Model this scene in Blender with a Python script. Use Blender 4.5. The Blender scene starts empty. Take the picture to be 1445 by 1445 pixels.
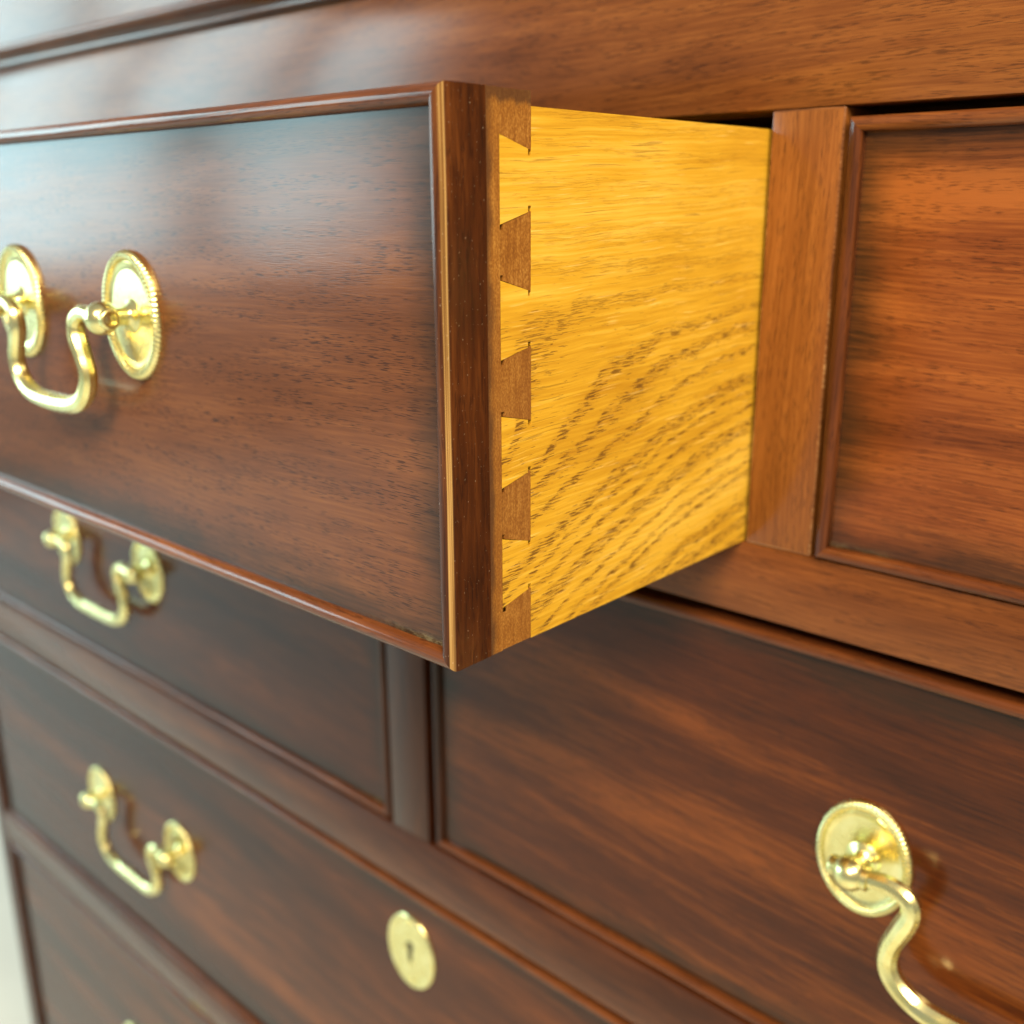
import bpy, bmesh, math, random
from mathutils import Matrix, Vector

random.seed(7)
scene = bpy.context.scene
COL = scene.collection
Z0 = 0.85                      # height of the pulled drawer's underside above the floor

# ------------------------------------------------------------------ camera
cam_data = bpy.data.cameras.new('camera')
cam = bpy.data.objects.new('camera', cam_data)
COL.objects.link(cam)
RIGHT = Vector((0.74280086, 0.66949630, -0.00464594))
UP = Vector((-0.18754158, 0.21472737, 0.95849899))
FWD = Vector((-0.64270914, 0.71110256, -0.28505807))
m3 = Matrix((RIGHT, UP, -FWD)).transposed()
cam.matrix_world = Matrix.Translation((0.16050, -0.28993, 0.10623 + Z0)) @ m3.to_4x4()
cam_data.sensor_width = 36.0
cam_data.lens = 36.497
cam_data.clip_start = 0.005
cam_data.clip_end = 200.0
cam_data.dof.use_dof = True
cam_data.dof.focus_distance = 0.243
cam_data.dof.aperture_fstop = 10.5
cam_data.dof.aperture_blades = 0
scene.camera = cam

# ------------------------------------------------------------------ world, lamps, exposure
world = bpy.data.worlds.new('World')
scene.world = world
world.use_nodes = True
wn = world.node_tree.nodes
bg = wn.get('Background') or wn.new('ShaderNodeBackground')
bg.inputs['Color'].default_value = (1.0, 0.985, 0.92, 1)
bg.inputs['Strength'].default_value = 0.30


def area(name, loc, target, sx, sy, power, color):
    l = bpy.data.lights.new(name, 'AREA')
    l.shape = 'RECTANGLE'
    l.size, l.size_y = sx, sy
    l.energy = power
    l.color = color
    o = bpy.data.objects.new(name, l)
    COL.objects.link(o)
    o.location = loc
    o.rotation_euler = (Vector(target) - Vector(loc)).to_track_quat('-Z', 'Y').to_euler()
    return o


# tall windows on the left of the room, warm ceiling lamps to the right and in front
for wy, ww, wp in ((-0.75, 0.75, 17), (-1.75, 0.85, 36), (-2.9, 0.8, 46)):
    area('window_light', (-3.6, wy, Z0 + 0.75), (0.0, wy, Z0 + 0.55), ww, 1.7, wp, (0.60, 0.93, 1.0))
area('ceiling_lamp', (0.50, -1.25, Z0 + 1.05), (0.0, 0.0, Z0), 0.5, 0.4, 27, (1.0, 0.80, 0.52))
area('ceiling_lamp', (1.25, -0.75, Z0 + 1.45), (0.0, -0.05, Z0), 0.7, 0.6, 40, (1.0, 0.80, 0.50))

vs = scene.view_settings
scene.display_settings.display_device = 'sRGB'
vs.view_transform = 'Standard'
vs.look = 'None'
vs.exposure = 0.35
vs.gamma = 1.0
vs.use_curve_mapping = False
try:
    scene.cycles.use_denoising = True
    scene.cycles.use_adaptive_sampling = True
    scene.cycles.adaptive_threshold = 0.025
    scene.cycles.max_bounces = 5
    scene.cycles.sample_clamp_indirect = 8.0
except Exception:
    pass


# ------------------------------------------------------------------ node helper
class NT:
    def __init__(self, name):
        self.m = bpy.data.materials.new(name)
        self.m.use_nodes = True
        self.t = self.m.node_tree
        self.t.nodes.clear()
        self.out = self.n('ShaderNodeOutputMaterial')
        self.p = self.n('ShaderNodeBsdfPrincipled')
        self.l(self.p.outputs[0], self.out.inputs[0])

    def n(self, t, **kw):
        x = self.t.nodes.new(t)
        for k, v in kw.items():
            setattr(x, k, v)
        return x

    def l(self, a, b):
        self.t.links.new(a, b)

    def put(self, sock, v):
        if isinstance(v, (int, float)):
            sock.default_value = v
        elif isinstance(v, (tuple, list)):
            sock.default_value = v if len(v) == len(sock.default_value) else tuple(v) + (1,)
        else:
            self.l(v, sock)

    def math(self, op, a, b=0.0, c=None, clamp=False):
        x = self.n('ShaderNodeMath', operation=op, use_clamp=clamp)
        self.put(x.inputs[0], a)
        self.put(x.inputs[1], b)
        if c is not None:
            self.put(x.inputs[2], c)
        return x.outputs[0]

    def xyz(self, v):
        x = self.n('ShaderNodeSeparateXYZ')
        self.l(v, x.inputs[0])
        return x.outputs

    def comb(self, a, b, c):
        x = self.n('ShaderNodeCombineXYZ')
        for s, v in zip(x.inputs, (a, b, c)):
            self.put(s, v)
        return x.outputs[0]

    def vmath(self, op, a, b):
        x = self.n('ShaderNodeVectorMath', operation=op)
        self.put(x.inputs[0], a)
        self.put(x.inputs[1], b)
        return x.outputs[0]

    def noise(self, vec, scale=1.0, detail=2.0, rough=0.5, dist=0.0):
        x = self.n('ShaderNodeTexNoise')
        self.l(vec, x.inputs['Vector'])
        x.inputs['Scale'].default_value = scale
        x.inputs['Detail'].default_value = detail
        x.inputs['Roughness'].default_value = rough
        x.inputs['Distortion'].default_value = dist
        return x.outputs[0]

    def smooth(self, v, a, b, lo=0.0, hi=1.0):
        x = self.n('ShaderNodeMapRange', interpolation_type='SMOOTHSTEP')
        self.put(x.inputs['Value'], v)
        x.inputs['From Min'].default_value = a
        x.inputs['From Max'].default_value = b
        x.inputs['To Min'].default_value = lo
        x.inputs['To Max'].default_value = hi
        return x.outputs[0]

    def mix(self, f, a, b, mode='MIX'):
        x = self.n('ShaderNodeMix', data_type='RGBA', blend_type=mode)
        self.put(x.inputs[0], f)
        self.put(x.inputs[6], a)
        self.put(x.inputs[7], b)
        return x.outputs[2]

    def ramp(self, f, stops):
        x = self.n('ShaderNodeValToRGB')
        e = x.color_ramp.elements
        while len(e) < len(stops):
            e.new(0.5)
        for q, (p, c) in zip(e, stops):
            q.position = p
            q.color = tuple(c) + (1,)
        self.l(f, x.inputs[0])
        return x.outputs[0]

    def bump(self, h, strength, dist, normal=None):
        x = self.n('ShaderNodeBump')
        x.inputs['Strength'].default_value = strength
        x.inputs['Distance'].default_value = dist
        self.l(h, x.inputs['Height'])
        if normal is not None:
            self.l(normal, x.inputs['Normal'])
        return x.outputs[0]


def mahogany(name, axis='x', stops=None, patina=False, worn=None, pore=0.55, coat=0.85,
             coat_rough=0.17, stripe=0.0, speck=0.0, tilt=0.05, wavy=0.022, fibre=0.42, tone=(0.62, 0.38)):
    t = NT(name)
    tc = t.n('ShaderNodeTexCoord')
    oi = t.n('ShaderNodeObjectInfo')
    P = tc.outputs['Object']
    px, py, pz = t.xyz(P)
    rnd = oi.outputs['Random']
    along, across = (px, pz) if axis == 'x' else (pz, px)
    sep = t.comb(t.math('MULTIPLY', rnd, 7.3), t.math('MULTIPLY', rnd, 3.1), t.math('MULTIPLY', rnd, 5.7))
    base = t.vmath('ADD', P, sep)
    warp = t.noise(t.vmath('MULTIPLY', base, (5, 5, 11) if axis == 'x' else (11, 5, 5)), 1.0, 1.0)
    ac = t.math('ADD', across, t.math('MULTIPLY', along, tilt))
    ac = t.math('ADD', ac, t.math('MULTIPLY', t.math('SUBTRACT', warp, 0.5), wavy))
    g = t.vmath('ADD', t.comb(along, py, ac), sep)

    def s(a, b, c):
        return t.vmath('MULTIPLY', g, (a, b, c))
    n1 = t.noise(s(2.2, 14, 30), 1.0, 3.0, 0.55)
    n2 = t.noise(s(12, 30, 62), 1.0, 2.0, 0.6)
    n4 = t.noise(s(40, 500, 1150), 1.0, 2.0, 0.6)
    n3 = t.noise(s(230, 1500, 3600), 1.0, 1.0, 0.5)
    fine = t.noise(s(45, 300, 420), 1.0, 1.0, 0.6)
    v = t.math('ADD', t.math('MULTIPLY', n1, tone[0]), t.math('MULTIPLY', n2, tone[1]))
    v = t.math('ADD', v, t.math('MULTIPLY', t.math('SUBTRACT', n4, 0.5), fibre))
    if stripe:
        st = t.noise(s(0.9, 9, 30), 1.0, 2.0, 0.5)
        v = t.math('ADD', v, t.math('MULTIPLY', t.math('SUBTRACT', st, 0.5), stripe))
    stops = stops or [(0.30, (0.040, 0.0135, 0.0065)), (0.50, (0.105, 0.036, 0.0135)), (0.68, (0.205, 0.072, 0.022))]
    col = t.ramp(v, stops)
    por = t.smooth(n3, 0.52, 0.64)
    por = t.math('MULTIPLY', por, t.smooth(fine, 0.34, 0.60))
    col = t.mix(t.math('MULTIPLY', por, pore), col, (0.016, 0.006, 0.004))
    rough_add = 0.0
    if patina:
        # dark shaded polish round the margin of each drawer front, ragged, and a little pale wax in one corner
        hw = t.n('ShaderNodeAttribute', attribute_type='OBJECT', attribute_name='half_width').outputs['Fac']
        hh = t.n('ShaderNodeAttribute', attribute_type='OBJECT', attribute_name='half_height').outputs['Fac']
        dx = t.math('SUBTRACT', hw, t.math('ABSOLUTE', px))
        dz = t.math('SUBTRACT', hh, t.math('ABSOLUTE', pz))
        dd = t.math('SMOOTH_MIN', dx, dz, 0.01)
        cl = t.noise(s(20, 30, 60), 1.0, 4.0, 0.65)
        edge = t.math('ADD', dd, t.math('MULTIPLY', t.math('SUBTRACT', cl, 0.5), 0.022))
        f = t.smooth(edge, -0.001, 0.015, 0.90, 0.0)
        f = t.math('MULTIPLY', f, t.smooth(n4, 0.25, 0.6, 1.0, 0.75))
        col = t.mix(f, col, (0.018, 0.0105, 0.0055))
        bot = t.math('ADD', hh, pz)
        wax = t.math('MULTIPLY', t.smooth(bot, 0.0002, 0.0030, 1.0, 0.0),
                     t.smooth(t.noise(t.vmath('MULTIPLY', P, (300, 300, 700)), 1.0, 3.0, 0.7), 0.35, 0.70))
        wax = t.math('MULTIPLY', wax, t.smooth(t.noise(base, 26.0, 2.0), 0.40, 0.62, 0.05, 1.0))
        wend = t.math('MAXIMUM', t.smooth(dx, 0.0, 0.035, 0.50, 0.04), 0.0)
        wax = t.math('MULTIPLY', wax, wend)
        col = t.mix(wax, col, (0.30, 0.25, 0.135))
        rough_add = wax
    if worn == 'edge':
        # arris rubbed through the polish to the pale wood below
        nx, ny, nz = t.xyz(tc.outputs['Normal'])
        w = t.math('MULTIPLY', t.smooth(nx, 0.50, 0.62), t.smooth(nx, 0.93, 0.985, 1.0, 0.0))
        w = t.math('MULTIPLY', w, t.smooth(ny, -0.15, -0.05, 1.0, 0.0))
        ln = t.noise(t.comb(t.math('MULTIPLY', nx, 9.0), 0.0, t.math('MULTIPLY', pz, 14.0)), 1.0, 3.0)
        w = t.math('MULTIPLY', w, t.smooth(ln, 0.28, 0.55, 0.45, 0.95))
        col = t.mix(w, col, t.mix(t.smooth(ln, 0.4, 0.65), (0.20, 0.105, 0.030), (0.38, 0.235, 0.085)))
    if speck:
        sp = t.noise(t.vmath('MULTIPLY', P, (2100, 2100, 1300)), 1.0, 1.0, 0.4)
        sp = t.math('MULTIPLY', t.smooth(sp, 0.73, 0.76), speck)
        col = t.mix(sp, col, (0.62, 0.52, 0.38))
    t.put(t.p.inputs['Base Color'], col)
    t.p.inputs['Roughness'].default_value = 0.5
    t.p.inputs['Specular IOR Level'].default_value = 0.03
    t.p.inputs['Coat Weight'].default_value = coat
    cr = t.math('ADD', coat_rough, t.math('MULTIPLY', t.math('SUBTRACT', n2, 0.5), 0.14))
    if rough_add != 0.0:
        cr = t.math('ADD', cr, t.math('MULTIPLY', rough_add, 0.5))
    t.put(t.p.inputs['Coat Roughness'], cr)
    t.p.inputs['Coat IOR'].default_value = 1.33
    h = t.math('SUBTRACT', t.math('MULTIPLY', n4, 0.5), t.math('MULTIPLY', n3, 0.8))
    t.put(t.p.inputs['Normal'], t.bump(h, 0.35, 0.00012))
    rip = t.noise(s(14, 20, 38), 1.0, 0.0)
    t.put(t.p.inputs['Coat Normal'], t.bump(t.math('ADD', t.math('MULTIPLY', h, 0.5), t.math('MULTIPLY', rip, 3.0)), 0.14, 0.00012))
    return t.m


def oak(name, y0=0.0):
    t = NT(name)
    tc = t.n('ShaderNodeTexCoord')
    P = tc.outputs['Object']
    px, py, pz = t.xyz(P)
    wv = t.noise(P, 22.0, 3.0, 0.55)
    wv2 = t.noise(P, 90.0, 2.0, 0.5)
    # flat-sawn cathedral figure: growth rings nearly level above, arching below
    c = t.smooth(pz, 0.042, 0.098, 1.65, -0.12)
    dy = t.math('SUBTRACT', py, 0.172)
    q = t.math('ADD', pz, t.math('MULTIPLY', c, t.math('MULTIPLY', dy, dy)))
    q = t.math('ADD', q, t.math('MULTIPLY', t.math('SUBTRACT', wv, 0.5), 0.0065))
    q = t.math('ADD', q, t.math('MULTIPLY', t.math('SUBTRACT', wv2, 0.5), 0.0012))
    ringn = t.noise(t.comb(0.0, 0.0, q), 62.0, 2.0, 0.6)
    ph = t.math('ADD', t.math('MULTIPLY', q, 160.0), t.math('MULTIPLY', ringn, 4.4))
    saw = t.math('FRACT', ph)
    band = t.math('MULTIPLY', t.smooth(saw, 0.25, 0.62), t.smooth(saw, 0.80, 1.0, 1.0, 0.0))
    # pores: short dashes along the board
    tiltz = t.math('ADD', pz, t.math('MULTIPLY', py, -0.045))
    tiltz = t.math('ADD', tiltz, t.math('MULTIPLY', t.math('SUBTRACT', wv, 0.5), 0.0025))
    g = t.comb(px, py, tiltz)
    d1 = t.noise(t.vmath('MULTIPLY', g, (300, 185, 2900)), 1.0, 2.0, 0.55)
    d2 = t.noise(t.vmath('MULTIPLY', g, (300, 48, 1900)), 1.0, 2.0, 0.55)
    fib = t.noise(t.vmath('MULTIPLY', g, (200, 22, 1000)), 1.0, 3.0, 0.65)
    big = t.noise(t.vmath('MULTIPLY', g, (10, 9, 34)), 1.0, 3.0, 0.55)
    low = t.smooth(pz, 0.060, 0.100, 1.0, 0.22)
    thr = t.math('SUBTRACT', d1, t.math('SUBTRACT', 0.662, t.math('MULTIPLY', band, 0.14)))
    dash = t.smooth(thr, 0.0, 0.05)
    dash2 = t.math('MULTIPLY', t.smooth(d2, 0.58, 0.66), 0.55)
    dash = t.math('MAXIMUM', t.math('MULTIPLY', dash, low), t.math('MULTIPLY', dash2, t.smooth(fib, 0.4, 0.6)))
    v = t.math('ADD', t.math('MULTIPLY', fib, 0.46), t.math('MULTIPLY', big, 0.54))
    col = t.ramp(v, [(0.32, (0.42, 0.205, 0.011)), (0.49, (0.60, 0.345, 0.025)), (0.66, (0.76, 0.500, 0.080))])
    col = t.mix(t.math('MULTIPLY', t.math('MULTIPLY', band, low), 0.20), col, (0.36, 0.155, 0.016))
    col = t.mix(t.math('MULTIPLY', dash, 0.80), col, (0.105, 0.040, 0.008))
    ray = t.noise(t.vmath('MULTIPLY', g, (200, 60, 1700)), 1.0, 1.0, 0.5)
    ray = t.math('MULTIPLY', t.smooth(ray, 0.66, 0.76), 0.5)
    col = t.mix(ray, col, (0.90, 0.64, 0.22))
    t.put(t.p.inputs['Base Color'], col)
    t.p.inputs['Roughness'].default_value = 0.5
    t.p.inputs['Specular IOR Level'].default_value = 0.3
    h = t.math('ADD', t.math('MULTIPLY', fib, 0.35), t.math('MULTIPLY', dash, -0.9))
    t.put(t.p.inputs['Normal'], t.bump(h, 0.55, 0.00018))
    return t.m


def end_grain(name):
    """Raw mahogany end grain of the lapped dovetails, with ragged polish at the front and top."""
    t = NT(name)
    tc = t.n('ShaderNodeTexCoord')
    P = tc.outputs['Object']
    px, py, pz = t.xyz(P)
    n1 = t.noise(P, 160.0, 3.0, 0.6)
    n2 = t.noise(t.vmath('MULTIPLY', P, (2200, 2200, 1500)), 1.0, 2.0, 0.6)
    n3 = t.noise(t.vmath('MULTIPLY', P, (900, 900, 60)), 1.0, 3.0, 0.6)
    n0 = t.noise(P, 14.0, 2.0)
    v = t.math('ADD', t.math('MULTIPLY', n2, 0.5), t.math('ADD', t.math('MULTIPLY', n1, 0.2), t.math('MULTIPLY', n3, 0.3)))
    col = t.ramp(v, [(0.34, (0.150, 0.052, 0.008)), (0.50, (0.25, 0.100, 0.016)), (0.66, (0.42, 0.210, 0.045))])
    col = t.mix(t.smooth(n0, 0.35, 0.65, 0.0, 0.35), col, (0.15, 0.062, 0.022))
    rag = t.math('MULTIPLY', t.math('SUBTRACT', t.noise(t.vmath('MULTIPLY', P, (1, 260, 90)), 1.0, 3.0, 0.6), 0.5), 0.0040)
    a = t.smooth(t.math('ADD', py, rag), 0.0138, 0.0162, 1.0, 0.0)
    b = t.smooth(t.math('ADD', pz, t.math('MULTIPLY', rag, 1.2)), 0.1262, 0.1282)
    stain = t.math('MAXIMUM', a, b)
    col = t.mix(t.math('MULTIPLY', stain, 0.8), col, (0.055, 0.024, 0.012))
    t.put(t.p.inputs['Base Color'], col)
    t.p.inputs['Roughness'].default_value = 0.55
    t.p.inputs['Specular IOR Level'].default_value = 0.3
    t.put(t.p.inputs['Coat Weight'], t.math('MULTIPLY', stain, 0.7))
    t.p.inputs['Coat Roughness'].default_value = 0.2
    t.put(t.p.inputs['Normal'], t.bump(n2, 0.3, 0.0001))
    return t.m


def brass(name):
    t = NT(name)
    tc = t.n('ShaderNodeTexCoord')
    P = tc.outputs['Object']
    n = t.noise(P, 140.0, 4.0, 0.65)
    n2 = t.noise(P, 900.0, 3.0, 0.6)
    col = t.ramp(n, [(0.3, (0.70, 0.61, 0.25)), (0.55, (0.84, 0.76, 0.36)), (0.75, (0.90, 0.84, 0.46))])
    t.put(t.p.inputs['Base Color'], col)
    t.p.inputs['Metallic'].default_value = 1.0
    t.put(t.p.inputs['Roughness'], t.smooth(n, 0.3, 0.7, 0.32, 0.20))
    t.put(t.p.inputs['Normal'], t.bump(t.math('ADD', n, t.math('MULTIPLY', n2, 0.15)), 0.25, 0.0003))
    return t.m


def plain(name, color, rough=0.6, scale=6.0, amount=0.06):
    t = NT(name)
    tc = t.n('ShaderNodeTexCoord')
    n = t.noise(tc.outputs['Object'], scale, 4.0, 0.6)
    lo = tuple(c * (1 - amount) for c in color)
    hi = tuple(min(1, c * (1 + amount)) for c in color)
    t.put(t.p.inputs['Base Color'], t.ramp(n, [(0.35, lo), (0.65, hi)]))
    t.p.inputs['Roughness'].default_value = rough
    return t.m


FRONT = [(0.28, (0.070, 0.0215, 0.0076)), (0.50, (0.118, 0.0385, 0.0120)), (0.72, (0.195, 0.069, 0.0185))]
RIGHT_FRONT = [(0.30, (0.062, 0.0150, 0.0046)), (0.48, (0.155, 0.0415, 0.0100)), (0.66, (0.270, 0.083, 0.0180))]
RAIL = [(0.30, (0.078, 0.0225, 0.0058)), (0.50, (0.145, 0.0450, 0.0105)), (0.70, (0.23, 0.080, 0.0180))]
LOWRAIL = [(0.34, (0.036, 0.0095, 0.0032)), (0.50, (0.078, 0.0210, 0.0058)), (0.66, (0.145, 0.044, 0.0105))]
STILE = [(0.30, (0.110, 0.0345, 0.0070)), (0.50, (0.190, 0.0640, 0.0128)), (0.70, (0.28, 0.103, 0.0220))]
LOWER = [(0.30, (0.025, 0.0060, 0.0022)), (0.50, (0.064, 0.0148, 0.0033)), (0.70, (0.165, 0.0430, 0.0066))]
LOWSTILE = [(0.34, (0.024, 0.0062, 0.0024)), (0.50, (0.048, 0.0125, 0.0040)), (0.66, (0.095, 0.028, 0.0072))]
GAP_SHADE_BEAD = [(0.30, (0.016, 0.0050, 0.0026)), (0.52, (0.034, 0.0100, 0.0042)), (0.70, (0.070, 0.021, 0.007))]
BEAD = [(0.30, (0.050, 0.0145, 0.0050)), (0.52, (0.110, 0.032, 0.0090)), (0.70, (0.20, 0.066, 0.0165))]
M = dict(
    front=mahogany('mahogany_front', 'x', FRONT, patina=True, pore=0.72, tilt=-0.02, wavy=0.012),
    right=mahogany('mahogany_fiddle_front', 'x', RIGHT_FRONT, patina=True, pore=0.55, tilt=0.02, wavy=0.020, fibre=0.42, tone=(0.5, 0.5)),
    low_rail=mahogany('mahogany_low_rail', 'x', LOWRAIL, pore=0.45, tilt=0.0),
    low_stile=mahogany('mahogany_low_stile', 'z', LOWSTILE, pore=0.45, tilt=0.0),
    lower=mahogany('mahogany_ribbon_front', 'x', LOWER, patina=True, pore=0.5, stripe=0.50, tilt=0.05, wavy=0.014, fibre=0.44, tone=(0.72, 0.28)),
    rail=mahogany('mahogany_rail', 'x', RAIL, pore=0.5, tilt=0.0),
    stile=mahogany('mahogany_stile', 'z', STILE, pore=0.45, tilt=0.0),
    edge=mahogany('mahogany_rubbed_edge', 'x', [(0.38, (0.10, 0.034, 0.010)), (0.52, (0.20, 0.075, 0.022)), (0.68, (0.38, 0.21, 0.085))], pore=0.3),
    bead_h=mahogany('mahogany_bead_level', 'x', BEAD, pore=0.5, coat=1.0, coat_rough=0.14, tilt=0.0),
    bead_v=mahogany('mahogany_bead_upright', 'z', BEAD, pore=0.5, coat=1.0, coat_rough=0.14, tilt=0.0),
    bead_gap_shade=mahogany('mahogany_bead_gap_shade', 'z', GAP_SHADE_BEAD, pore=0.5, coat=0.9, coat_rough=0.2, tilt=0.0),  # lower drawers' side beads, gap shade painted into their wood colour
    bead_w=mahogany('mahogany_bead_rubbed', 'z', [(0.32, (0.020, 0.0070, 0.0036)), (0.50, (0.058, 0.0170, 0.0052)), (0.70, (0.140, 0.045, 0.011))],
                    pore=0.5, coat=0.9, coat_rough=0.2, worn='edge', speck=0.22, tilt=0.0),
    oak=oak('oak_drawer_side'),
    end=end_grain('mahogany_end_grain'),
    brass=brass('polished_brass'),
    dark=plain('keyhole_painted_shade', (0.008, 0.007, 0.005), 0.5),  # near-black fill, paints the shade inside the keyholes
    floor=plain('pale_floor', (0.74, 0.79, 0.76), 0.5, 3.0, 0.04),
    inside=plain('unpolished_pine', (0.30, 0.19, 0.09), 0.7, 9.0, 0.2),
)


# ------------------------------------------------------------------ mesh helpers
def empty(name, loc):
    o = bpy.data.objects.new(name, None)
    COL.objects.link(o)
    o.location = (loc[0], loc[1], loc[2] + Z0)
    o.empty_display_size = 0.05
    return o


def link(name, me, mats, loc, parent=None, wloc=True):
    """loc in chest coordinates (z from the pulled drawer's underside)."""
    o = bpy.data.objects.new(name, me)
    COL.objects.link(o)
    w = Vector((loc[0], loc[1], loc[2] + Z0))
    if parent is not None:
        o.parent = parent
        pw = Vector((0, 0, 0))
        p = parent
        while p is not None:
            pw += p.location
            p = p.parent
        w = w - pw
    o.location = w
    for mt in (mats if isinstance(mats, (list, tuple)) else [mats]):
        if mt.name not in [x.name for x in me.materials if x]:
            me.materials.append(mt)
    return o


def finish(bm, name, angle=35):
    me = bpy.data.meshes.new(name)
    bmesh.ops.recalc_face_normals(bm, faces=bm.faces)
    bm.to_mesh(me)
    bm.free()
    for p in me.polygons:
        p.use_smooth = True
    me.set_sharp_from_angle(angle=math.radians(angle))
    return me


def box_bm(x0, x1, y0, y1, z0, z1, bev=0.0, seg=2):
    """Box centred on its own origin; returns bm and centre."""
    c = ((x0 + x1) / 2, (y0 + y1) / 2, (z0 + z1) / 2)
    bm = bmesh.new()
    bmesh.ops.create_cube(bm, size=1.0)
    bmesh.ops.scale(bm, vec=(x1 - x0, y1 - y0, z1 - z0), verts=bm.verts)
    if bev:
        bmesh.ops.bevel(bm, geom=bm.edges[:], offset=bev, segments=seg, affect='EDGES', profile=0.5, material=1)
    return bm, c


def box(name, x0, x1, y0, y1, z0, z1, mat, parent, bev=0.0006, edge=True):
    bm, c = box_bm(x0, x1, y0, y1, z0, z1, bev)
    me = finish(bm, name, 40)
    mats = [mat, M['edge']] if edge else [mat, mat]
    o = bpy.data.objects.new(name, me)
    COL.objects.link(o)
    me.materials.append(mats[0])
    me.materials.append(mats[1])
    w = Vector((c[0], c[1], c[2] + Z0))
    p, pw = parent, Vector((0, 0, 0))
    while p is not None:
        pw += p.location
        p = p.parent
    if parent is not None:
        o.parent = parent
    o.location = w - pw
    return o


def extrude_poly(pts, x0, x1):
    """pts (y, z) outline, extruded from x0 to x1."""
    bm = bmesh.new()
    a = [bm.verts.new((x0, y, z)) for y, z in pts]
    b = [bm.verts.new((x1, y, z)) for y, z in pts]
    bm.faces.new(a)
    bm.faces.new(b[::-1])
    n = len(pts)
    for i in range(n):
        bm.faces.new((a[i], b[i], b[(i + 1) % n], a[(i + 1) % n]))
    bmesh.ops.triangulate(bm, faces=[f for f in bm.faces if len(f.verts) > 4])
    return bm


def sweep(prof, x0, x1, nseg=1):
    """Profile (y, z) drawn along x between x0 and x1 about its own origin."""
    bm = bmesh.new()
    rows = []
    for i in range(nseg + 1):
        x = x0 + (x1 - x0) * i / nseg
        rows.append([bm.verts.new((x, y, z)) for y, z in prof])
    n = len(prof)
    for r, s in zip(rows, rows[1:]):
        for i in range(n):
            bm.faces.new((r[i], s[i], s[(i + 1) % n], r[(i + 1) % n]))
    bm.faces.new(rows[0])
    bm.faces.new(rows[-1][::-1])
    return bm


BW = 0.0043          # width of the cock bead
NOSE = 0.0021        # depth of its round nose


def bead_mesh(length, depth, flat=False):
    """Cock bead along x (mitred ends), outer edge at a = 0 (top, +z side), nose towards -y.
    Local origin: middle of the outer edge, nose tip."""
    prof = []
    N = 12
    for i in range(N + 1):
        th = math.pi * i / N
        prof.append((BW / 2 - BW / 2 * math.cos(th), NOSE - NOSE * math.sin(th) ** 0.9))
    prof = [(0.0, depth)] + prof + [(BW, depth)]
    bm = bmesh.new()
    nseg = max(2, int(length / 0.02))
    rows = []
    for i in range(nseg + 1):
        f = i / nseg * 2 - 1
        row = []
        for a, y in prof:
            wob = 0.00012 * math.sin(i * 1.7 + a * 900) if 0 < i < nseg else 0.0
            row.append(bm.verts.new((f * (length / 2 - a), y + wob, -a)))
        rows.append(row)
    n = len(prof)
    for r, s in zip(rows, rows[1:]):
        for i in range(n):
            bm.faces.new((r[i], s[i], s[(i + 1) % n], r[(i + 1) % n]))
    bm.faces.new(rows[0])
    bm.faces.new(rows[-1][::-1])
    return bm


def beads(parent, x0, x1, z0, z1, ynose, depth, side_mat=None, right_mat=None):
    W, H = x1 - x0, z1 - z0
    cx, cz = (x0 + x1) / 2, (z0 + z1) / 2
    for nm, ln, rot, loc, mt in (
            ('cock_bead', W, 0, (cx, ynose, z1), M['bead_h']),
            ('cock_bead', W, math.pi, (cx, ynose, z0), M['bead_h']),
            ('cock_bead', H, math.pi / 2, (x1, ynose, cz), right_mat or side_mat or M['bead_v']),
            ('cock_bead', H, -math.pi / 2, (x0, ynose, cz), side_mat or M['bead_v'])):
        bm = bead_mesh(ln, depth)
        bmesh.ops.rotate(bm, cent=(0, 0, 0), matrix=Matrix.Rotation(rot, 3, 'Y'), verts=bm.verts)
        link(nm, finish(bm, nm, 50), mt, loc, parent)


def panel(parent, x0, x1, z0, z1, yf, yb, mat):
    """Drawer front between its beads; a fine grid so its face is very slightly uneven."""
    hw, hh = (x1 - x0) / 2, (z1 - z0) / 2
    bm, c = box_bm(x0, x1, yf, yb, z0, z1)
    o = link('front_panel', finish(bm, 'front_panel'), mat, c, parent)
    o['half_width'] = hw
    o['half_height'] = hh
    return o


# ------------------------------------------------------------------ brass
def tube_bm(pts, rad, n=12):
    bm = bmesh.new()
    rows = []
    up = Vector((0, 1, 0))
    for i, p in enumerate(pts):
        a = pts[max(0, i - 1)]
        b = pts[min(len(pts) - 1, i + 1)]
        t = (Vector(b) - Vector(a)).normalized()
        s = t.cross(up).normalized()
        w = s.cross(t).normalized()
        r = rad[i]
        rows.append([bm.verts.new(Vector(p) + s * (math.cos(q) * r) + w * (math.sin(q) * r))
                     for q in [2 * math.pi * (k + 0.5) / n for k in range(n)]])
    for r, s in zip(rows, rows[1:]):
        for k in range(n):
            bm.faces.new((r[k], r[(k + 1) % n], s[(k + 1) % n], s[k]))
    bm.faces.new(rows[0][::-1])
    bm.faces.new(rows[-1])
    return bm


def catmull(P, per=8):
    out = []
    n = len(P)
    for i in range(n - 1):
        p0, p1, p2, p3 = P[max(0, i - 1)], P[i], P[i + 1], P[min(n - 1, i + 2)]
        for k in range(per):
            t = k / per
            out.append(tuple(0.5 * ((2 * b) + (-a + c) * t + (2 * a - 5 * b + 4 * c - d) * t * t + (-a + 3 * b - 3 * c + d) * t ** 3)
                             for a, b, c, d in zip(p0, p1, p2, p3)))
    out.append(tuple(P[-1]))
    return out


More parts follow.
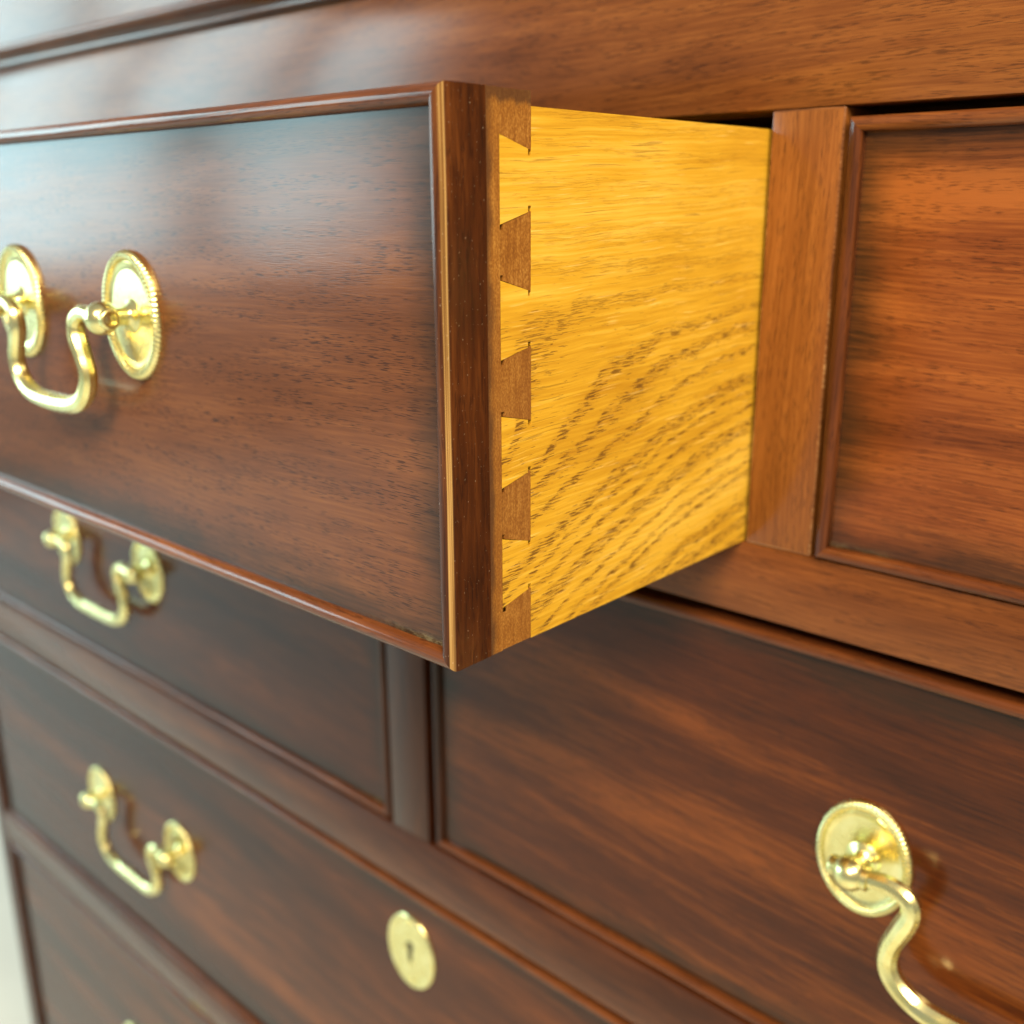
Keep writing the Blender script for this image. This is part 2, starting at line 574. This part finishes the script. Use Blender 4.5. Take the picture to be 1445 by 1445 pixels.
def plate_mesh(a, b, teeth=76):
    """Oval back plate: mirror-flat field, fine inner line, raised border with a slanting cord pattern."""
    prof = [(0.0, 0.95), (0.40, 0.93), (0.70, 0.90), (0.775, 0.88), (0.79, 1.15), (0.805, 1.20), (0.815, 0.95), (0.825, 0.95),
            (0.84, 1.45), (0.86, 1.90), (0.89, 2.20), (0.92, 2.25), (0.95, 2.05), (0.975, 1.60), (0.992, 1.0),
            (1.0, 0.5), (0.998, 0.0)]
    N = teeth * 6
    bm = bmesh.new()
    rows = []
    for j, (r, h) in enumerate(prof):
        if r == 0:
            rows.append([bm.verts.new((0, -h / 1000, 0))])
            continue
        row = []
        for i in range(N):
            th = 2 * math.pi * i / N
            hh = h
            rr = r
            if 0.83 < r <= 0.998 and h > 0.4:
                wv = math.cos(teeth * th + (r - 0.83) * 26.0)
                amp = 0.18 if 0.85 < r < 0.98 else 0.10
                hh = h + amp * (abs(wv) ** 0.6 * (1 if wv > 0 else -1))
                if r > 0.96:
                    rr = r + 0.003 * wv
            row.append(bm.verts.new((a * rr * math.cos(th), -hh / 1000, b * rr * math.sin(th))))
        rows.append(row)
    for i in range(N):
        bm.faces.new((rows[0][0], rows[1][i], rows[1][(i + 1) % N]))
    for r, s in zip(rows[1:], rows[2:]):
        for i in range(N):
            bm.faces.new((r[i], s[i], s[(i + 1) % N], r[(i + 1) % N]))
    return finish(bm, 'back_plate', 60)


def lathe_y(bm, prof, n=28, cap=True, origin=(0, 0, 0)):
    """prof: (radius, distance out along -y)."""
    rows = []
    for r, h in prof:
        rows.append([bm.verts.new((origin[0] + r * math.cos(2 * math.pi * k / n), origin[1] - h, origin[2] + r * math.sin(2 * math.pi * k / n)))
                     for k in range(n)])
    for r, s in zip(rows, rows[1:]):
        for k in range(n):
            bm.faces.new((r[k], s[k], s[(k + 1) % n], r[(k + 1) % n]))
    if cap:
        bm.faces.new(rows[0])
        bm.faces.new(rows[-1][::-1])


def post_mesh(side, k=1.0):
    """Turned post with a ball head and a bored boss for the bail; side = +1 when the outer end faces +x."""
    bm = bmesh.new()
    mm = 0.001 * k
    py0 = -0.0104
    lathe_y(bm, [(5.2 * mm, 0.4 * mm), (5.2 * mm, 1.2 * mm), (4.4 * mm, 1.8 * mm), (3.0 * mm, 2.3 * mm), (2.6 * mm, 3.2 * mm), (2.6 * mm, 6.2 * mm),
                 (3.1 * mm, 6.4 * mm), (3.3 * mm, 6.6 * mm)] + [(5.0 * mm * math.sin(a), -py0 - 5.0 * mm * math.cos(a)) for a in [0.62 + (3.05 - 0.62) * i / 9 for i in range(10)]])
    # boss with a bored end
    ring = [(-5.8, 1.0), (-5.8, 2.6), (-5.4, 3.2), (5.2, 3.2), (5.8, 3.0), (6.0, 2.5), (5.9, 1.9), (5.5, 1.7), (1.0, 1.6), (1.0, 0.2)]
    rows = []
    n = 20
    for x, r in ring:
        rows.append([bm.verts.new((side * x * mm, py0 + r * mm * math.cos(2 * math.pi * k / n), r * mm * math.sin(2 * math.pi * k / n))) for k in range(n)])
    for r, s in zip(rows, rows[1:]):
        for k in range(n):
            bm.faces.new((r[k], s[k], s[(k + 1) % n], r[(k + 1) % n]))
    bm.faces.new(rows[0])
    bm.faces.new(rows[-1][::-1])
    return finish(bm, 'post', 50)


BAIL_SMALL = [(2.5, 0), (6.5, 0.6), (12.0, 0.8), (16.4, -1.8), (17.2, -6.0), (14.8, -12.0), (12.9, -17.8), (14.6, -23.0), (19.0, -26.8), (24.5, -28.6), (32.0, -29.3)]
BAIL_LARGE = [(2.5, 0), (7.0, 0.8), (13.0, 1.3), (18.8, -0.8), (20.2, -5.2), (18.2, -11.5), (15.2, -19.5), (15.0, -26.5), (18.2, -32.0), (25.0, -36.4), (33.0, -38.0), (42.0, -38.2)]
_cache = {}


def handle(parent, cx, cz, yface, half, a, b, bail_pts, lean=0.0):
    """Swan-neck bail with its two oval plates and posts; cx, cz the middle between the pivots."""
    key = (round(half, 4), a, b, len(bail_pts))
    if key not in _cache:
        kk = 1.25 if half > 0.045 else 1.0
        L = [(-half * 1000 + x, -10.4, z) for x, z in bail_pts]
        R = [(-x, y, z) for x, y, z in L[::-1]]
        ctrl = L + [(0.0, -10.4, bail_pts[-1][1] - 0.1)] + R
        pts = catmull(ctrl, 7)
        n = len(pts)
        rad = []
        for i in range(n):
            f = i / (n - 1)
            d = abs(f - 0.5) * 2
            r = 2.25 + 0.85 * (1 - d) ** 0.8
            r += 0.30 * math.exp(-((d - 0.60) / 0.05) ** 2)       # swelling at the knees
            if d > 0.93:
                r = 2.3
            rad.append(r * kk / 1000)
        pts = [tuple(c / 1000 for c in p) for p in pts]
        bail = finish(tube_bm(pts, rad, 10), 'bail_handle', 28)
        _cache[key] = (bail, plate_mesh(a, b), post_mesh(-1, 1 + (kk - 1) * 0.6), post_mesh(1, 1 + (kk - 1) * 0.6))
    bail, plate, pl, pr = _cache[key]
    h = link('bail_handle', bail, M['brass'], (cx, yface, cz), parent)
    for sx, pm in ((-1, pl), (1, pr)):
        link('back_plate', plate, M['brass'], (cx + sx * half, yface, cz), h)
        link('post', pm, M['brass'], (cx + sx * half, yface, cz), h)
    return h


def escutcheon(parent, cx, cz, yface, a=0.0170, b=0.0215):
    """Oval keyhole plate, really pierced."""
    if 'esc' not in _cache:
        N = 96
        mm = 0.001

        def key(th):
            c, s = math.cos(th), math.sin(th)
            # round top of the hole and a tapering slot below
            best = 2.7
            if s < 0:
                hw = 1.5
                t = min(9.5 / -s if s else 99, hw / abs(c) if abs(c) > 1e-6 else 99)
                best = max(best if s > -0.80 else 0.0, t)
                best = min(best, 9.6)
            return best
        rows = []
        bm = bmesh.new()
        for kind, h in (('back', 0.0), (1.0, 0.2), (0.985, 0.9), (0.95, 1.3), (0.90, 1.25), (0.86, 1.0), (0.7, 1.05), (0.45, 1.1), ('k', 1.1), ('k', 0.1)):
            row = []
            for i in range(N):
                th = 2 * math.pi * i / N
                if kind == 'k':
                    r = key(th) * mm
                    x, z = r * math.cos(th), r * math.sin(th) + 3.4 * mm
                else:
                    f = 1.0 if kind == 'back' else kind
                    x, z = a * f * math.cos(th), b * f * math.sin(th)
                row.append(bm.verts.new((x, -h * mm, z)))
            rows.append(row)
        for r, s in zip(rows, rows[1:]):
            for i in range(N):
                bm.faces.new((r[i], s[i], s[(i + 1) % N], r[(i + 1) % N]))
        me = finish(bm, 'keyhole_escutcheon', 45)
        bm2, c2 = box_bm(-0.0040, 0.0040, 0, 0.0002, -0.0080, 0.0085)
        b3 = bmesh.new()
        lathe_y(b3, [(0.0011, 0.9 * mm), (0.0011, 1.3 * mm), (0.0008, 1.6 * mm), (0.0003, 1.75 * mm)], 14)
        _cache['esc'] = (me, finish(bm2, 'keyhole'), finish(b3, 'fixing_pin', 50))
    me, kh, fp = _cache['esc']
    e = link('keyhole_escutcheon', me, M['brass'], (cx, yface, cz), parent)
    link('keyhole', kh, M['dark'], (cx, yface - 0.00025, cz - 0.0005), e)  # dark backing plate standing in for the shaded depth of the hole
    for sz in (-1, 1):
        link('fixing_pin', fp, M['brass'], (cx, yface, cz + sz * b * 0.80), e)
    return e


# ------------------------------------------------------------------ the setting
bm = bmesh.new()
bmesh.ops.create_grid(bm, x_segments=2, y_segments=2, size=6.0)
fl = link('floor', finish(bm, 'floor'), M['floor'], (0, 0, -Z0))
fl['kind'] = 'structure'

# ------------------------------------------------------------------ the chest
XC = -0.1684                       # middle of the chest
XL, XR = -0.7175, 0.3807           # outer sides
DL, DR = -0.7000, 0.3632           # drawer openings between the outer stiles
ZT, ZB = 0.1318, -0.0002
R1 = -0.0252
R2T, R2B = -0.1851, -0.2154
R3T, R3B = -0.3994, -0.4255
R4T = -0.640
ZC, ZM = 0.1843, 0.1935            # underside and top of the moulding
TOP = 0.262
D = 0.48

chest = empty('chest_of_drawers', (XC, D / 2, -Z0))
chest['label'] = 'dark reddish mahogany chest frame of rails and uprights around the drawers'
chest['category'] = 'chest'

box('top_rail', DL + 0.0001, DR - 0.0001, 0.0, 0.022, ZT, ZC, M['rail'], chest, 0.0006, False)
box('frieze', XL, XR, 0.0004, 0.022, ZM - 0.001, TOP, M['rail'], chest)
prof = [(0.012, ZC - 0.0002), (-0.0030, ZC - 0.0002), (-0.0036, ZC + 0.0004), (-0.0036, ZC + 0.0012)]
for i in range(7):
    th = math.pi / 2 * i / 6
    prof.append((-0.0036 - 0.0036 * (1 - math.cos(th)), ZC + 0.0012 + 0.0034 * math.sin(th)))
for i in range(9):
    th = -math.pi / 2 + math.pi * i / 8
    prof.append((-0.0078 - 0.0024 * math.cos(th), ZC + 0.0071 + 0.0022 * math.sin(th)))
prof += [(-0.001, ZM + 0.0004), (0.012, ZM + 0.0004)]
zc = (ZC + ZM) / 2
bm = sweep([(y, z - zc) for y, z in prof], XL - XC, XR - XC, 40)
link('moulding', finish(bm, 'moulding', 30), M['bead_h'], (XC, 0, zc), chest)
box('chest_top', XL - 0.018, XR + 0.018, -0.022, D + 0.004, TOP + 0.0003, TOP + 0.022, M['rail'], chest, 0.004)
for x0, x1 in ((0.0012, 0.0238), (-0.3606, -0.3380)):
    box('drawer_upright', x0, x1, 0.0, 0.022, ZB + 0.00005, ZT - 0.00005, M['stile'], chest, 0.0007)
box('drawer_upright', -0.1811, -0.1556, 0.0, 0.022, R2T + 0.00005, R1 - 0.00005, M['low_stile'], chest, 0.0007, False)
box('drawer_rail', DL, DR, 0.0, 0.030, R1, ZB, M['rail'], chest, 0.0006, False)
box('drawer_rail', DL, DR, 0.0, 0.030, R2B, R2T, M['low_rail'], chest, 0.0006, False)
box('drawer_rail', DL, DR, 0.0, 0.030, R3B, R3T, M['low_rail'], chest, 0.0006, False)
box('drawer_rail', DL, DR, 0.0, 0.030, -0.672, R4T, M['low_rail'], chest)
for x0, x1 in ((XL, DL - 0.0001), (DR + 0.0001, XR)):
    box('corner_post', x0, x1, 0.0, 0.040, -0.85, ZM - 0.0012, M['low_stile'], chest, 0.0012, False)
    box('side_panel', x0 + 0.001, x1 - 0.001, 0.0402, D, -0.80, TOP - 0.0002, M['stile'], chest, 0.0006)
box('plinth', DL, DR, 0.004, 0.026, -0.80, -0.6723, M['rail'], chest)
box('back_board', DL, DR, D - 0.012, D - 0.0005, -0.80, TOP - 0.0002, M['inside'], chest, 0.0, False)
for zz in (R1, R2B, R3B):
    box('dust_board', DL, DR, 0.0302, D - 0.0122, zz + 0.006, zz + 0.016, M['inside'], chest, 0.0, False)

# ------------------------------------------------------------------ the pulled-out drawer
P = 0.1337
DX0 = 2 * XC                        # left end of the drawer, its right end at x = 0
W = -DX0
H = 0.130
drawer = empty('drawer', (XC, -P, 0.0))
drawer['label'] = 'middle drawer of the top row, pulled out to show its dovetailed yellow oak side'
drawer['category'] = 'drawer'
drawer['group'] = 'drawers of the chest'

beads(drawer, DX0 + 0.0001, 0.0001, 0.0, H, -P, 0.0135, right_mat=M['bead_w'])
panel(drawer, DX0 + BW, -BW, BW, H - BW, -P + 0.0030, -P + 0.0132, M['front'])
# board behind the beads: the lap, then the core between the two sides
bm = bmesh.new()
for x0, x1, y0, y1 in ((0.0, W, 0.01355, 0.0178), (0.0105, W - 0.0105, 0.0178, 0.0283)):
    b2, c2 = box_bm(x0 - W, x1 - W, y0, y1, 0.00005, H - 0.00005)
    vm = {v: bm.verts.new((v.co.x + c2[0], v.co.y + c2[1], v.co.z + c2[2])) for v in b2.verts}
    for f in b2.faces:
        bm.faces.new([vm[v] for v in f.verts])
    b2.free()
link('front_board', finish(bm, 'front_board', 40), M['end'], (0, -P, 0), drawer)

F, B_ = 0.0178, 0.0284
PIN = [(0.1017, 0.1046, 0.0897, 0.0867), (0.0718, 0.0741, 0.0588, 0.0564), (0.0415, 0.0440, 0.0289, 0.0260)]
SIDE_L = 0.40
HS = 0.1267
q = 0.0011
def line_z(p, y):
    (y0, z0), (y1, z1) = p
    return z0 + (z1 - z0) * (y - y0) / (y1 - y0)


FA = F + 0.0001
tails = []
edges = [((F, 0.1206), (B_, 0.1175))]
for ft, bt, fb, bb in PIN:
    edges += [((F, ft), (B_, bt)), ((F, fb), (B_, bb))]
edges.append(((F, 0.0113), (B_, 0.0138)))
oak_prisms = [[(B_, 0.0), (SIDE_L, 0.0), (SIDE_L, HS), (B_, HS)]]
for hi, lo in zip(edges[0::2], edges[1::2]):
    # one tail of the oak side between two pins, nicked at its root by the cutter
    y1 = B_ - q
    oak_prisms.append([(FA, line_z(lo, FA)), (y1, line_z(lo, y1)), (y1, line_z(hi, y1)), (FA, line_z(hi, FA))])
    oak_prisms.append([(y1, line_z(lo, B_) + q), (B_, line_z(lo, B_) + q), (B_, line_z(hi, B_) - q), (y1, line_z(hi, B_) - q)])
g = 0.00009
pins = [[(F, H - 0.0001), (F, 0.1206 + g), (B_ - g, 0.1175 + g), (B_ - g, H - 0.0001)]]
for ft, bt, fb, bb in PIN:
    pins.append([(F, ft - q), (F + q, ft - q), (F + q, ft + 0.0002 - g), (B_ - g, bt - g), (B_ - g, bb + g),
                 (F + q, fb - 0.0002 + g), (F + q, fb + q), (F, fb + q)])
pins.append([(F, 0.0113 - q), (F + q, 0.0113 - q), (F + q, 0.0116 - g), (B_ - g, 0.0138 - g), (B_ - g, 0.0002), (F, 0.0002)])
for side, xa, xb in (('r', -0.0100, -0.00005), ('l', DX0 + 0.00005, DX0 + 0.0100)):
    for pp in pins:
        off = random.uniform(-0.00012, 0.00010)
        bm = extrude_poly(pp, xa + (off if side == 'l' else 0), xb + (off if side == 'r' else 0))
        link('dovetail_pin', finish(bm, 'dovetail_pin', 30), M['end'], (0, -P, 0), drawer)
    bm = bmesh.new()
    for pp in oak_prisms:
        a_ = [bm.verts.new((xa, y, z)) for y, z in pp]
        b_ = [bm.verts.new((xb, y, z)) for y, z in pp]
        bm.faces.new(a_)
        bm.faces.new(b_[::-1])
        for i in range(4):
            bm.faces.new((a_[i], b_[i], b_[(i + 1) % 4], a_[(i + 1) % 4]))
    so = link('oak_side', finish(bm, 'oak_side', 30), M['oak'], (0, -P, 0), drawer)
    if side == 'r':
        so['label'] = 'bright yellow oak drawer side with arching dark grain'
box('drawer_bottom', DX0 + 0.0105, -0.0105, -P + 0.029, -P + SIDE_L - 0.001, 0.012, 0.019, M['oak'], drawer, 0.0, False)
box('drawer_back', DX0 + 0.0105, -0.0105, -P + SIDE_L - 0.012, -P + SIDE_L - 0.0012, 0.0192, 0.118, M['oak'], drawer, 0.0, False)
handle(drawer, XC - 0.0062, 0.0743, -P + 0.0030, 0.0380, 0.0158, 0.0194, BAIL_SMALL)


# ------------------------------------------------------------------ the closed drawers
def closed(x0, x1, z0, z1, label, mat, handles, keyhole=None, dy=0.0, gx=0.0016, gz=0.0030):
    d = empty('drawer', ((x0 + x1) / 2, 0.0, z0))
    d['label'] = label
    d['category'] = 'drawer'
    d['group'] = 'drawers of the chest'
    a0, a1, b0, b1 = x0 + gx, x1 - gx, z0 + 0.0005, z1 - gz
    yn = -0.0020 + dy
    beads(d, a0, a1, b0, b1, yn, 0.012, side_mat=M['bead_gap_shade'] if dy else None)
    panel(d, a0 + BW, a1 - BW, b0 + BW, b1 - BW, yn + 0.0030, yn + 0.022, mat)
    for hx, hz, half, pa, pb, bp in handles:
        handle(d, hx, hz, yn + 0.0030, half, pa, pb, bp)
    if keyhole:
        escutcheon(d, keyhole[0], keyhole[1], yn + 0.0030)
    return d


LG = (0.0525, 0.0163, 0.0208, BAIL_LARGE)
LG3 = (0.0525, 0.0172, 0.0215, BAIL_LARGE)
SM = (0.0380, 0.0158, 0.0194, BAIL_SMALL)
closed(0.0238, DR, ZB, ZT, 'closed top-row drawer to the right of the pulled-out one, no handle in view', M['right'], [(0.1935, 0.0743) + SM])
closed(DL, -0.3606, ZB, ZT, 'closed top-row drawer hidden behind the pulled-out one on the left', M['front'], [(-0.5303, 0.0743) + SM])
closed(-0.1556, DR, R2T, R1, 'closed second-row drawer under the oak side, with the nearest swan-neck handle',
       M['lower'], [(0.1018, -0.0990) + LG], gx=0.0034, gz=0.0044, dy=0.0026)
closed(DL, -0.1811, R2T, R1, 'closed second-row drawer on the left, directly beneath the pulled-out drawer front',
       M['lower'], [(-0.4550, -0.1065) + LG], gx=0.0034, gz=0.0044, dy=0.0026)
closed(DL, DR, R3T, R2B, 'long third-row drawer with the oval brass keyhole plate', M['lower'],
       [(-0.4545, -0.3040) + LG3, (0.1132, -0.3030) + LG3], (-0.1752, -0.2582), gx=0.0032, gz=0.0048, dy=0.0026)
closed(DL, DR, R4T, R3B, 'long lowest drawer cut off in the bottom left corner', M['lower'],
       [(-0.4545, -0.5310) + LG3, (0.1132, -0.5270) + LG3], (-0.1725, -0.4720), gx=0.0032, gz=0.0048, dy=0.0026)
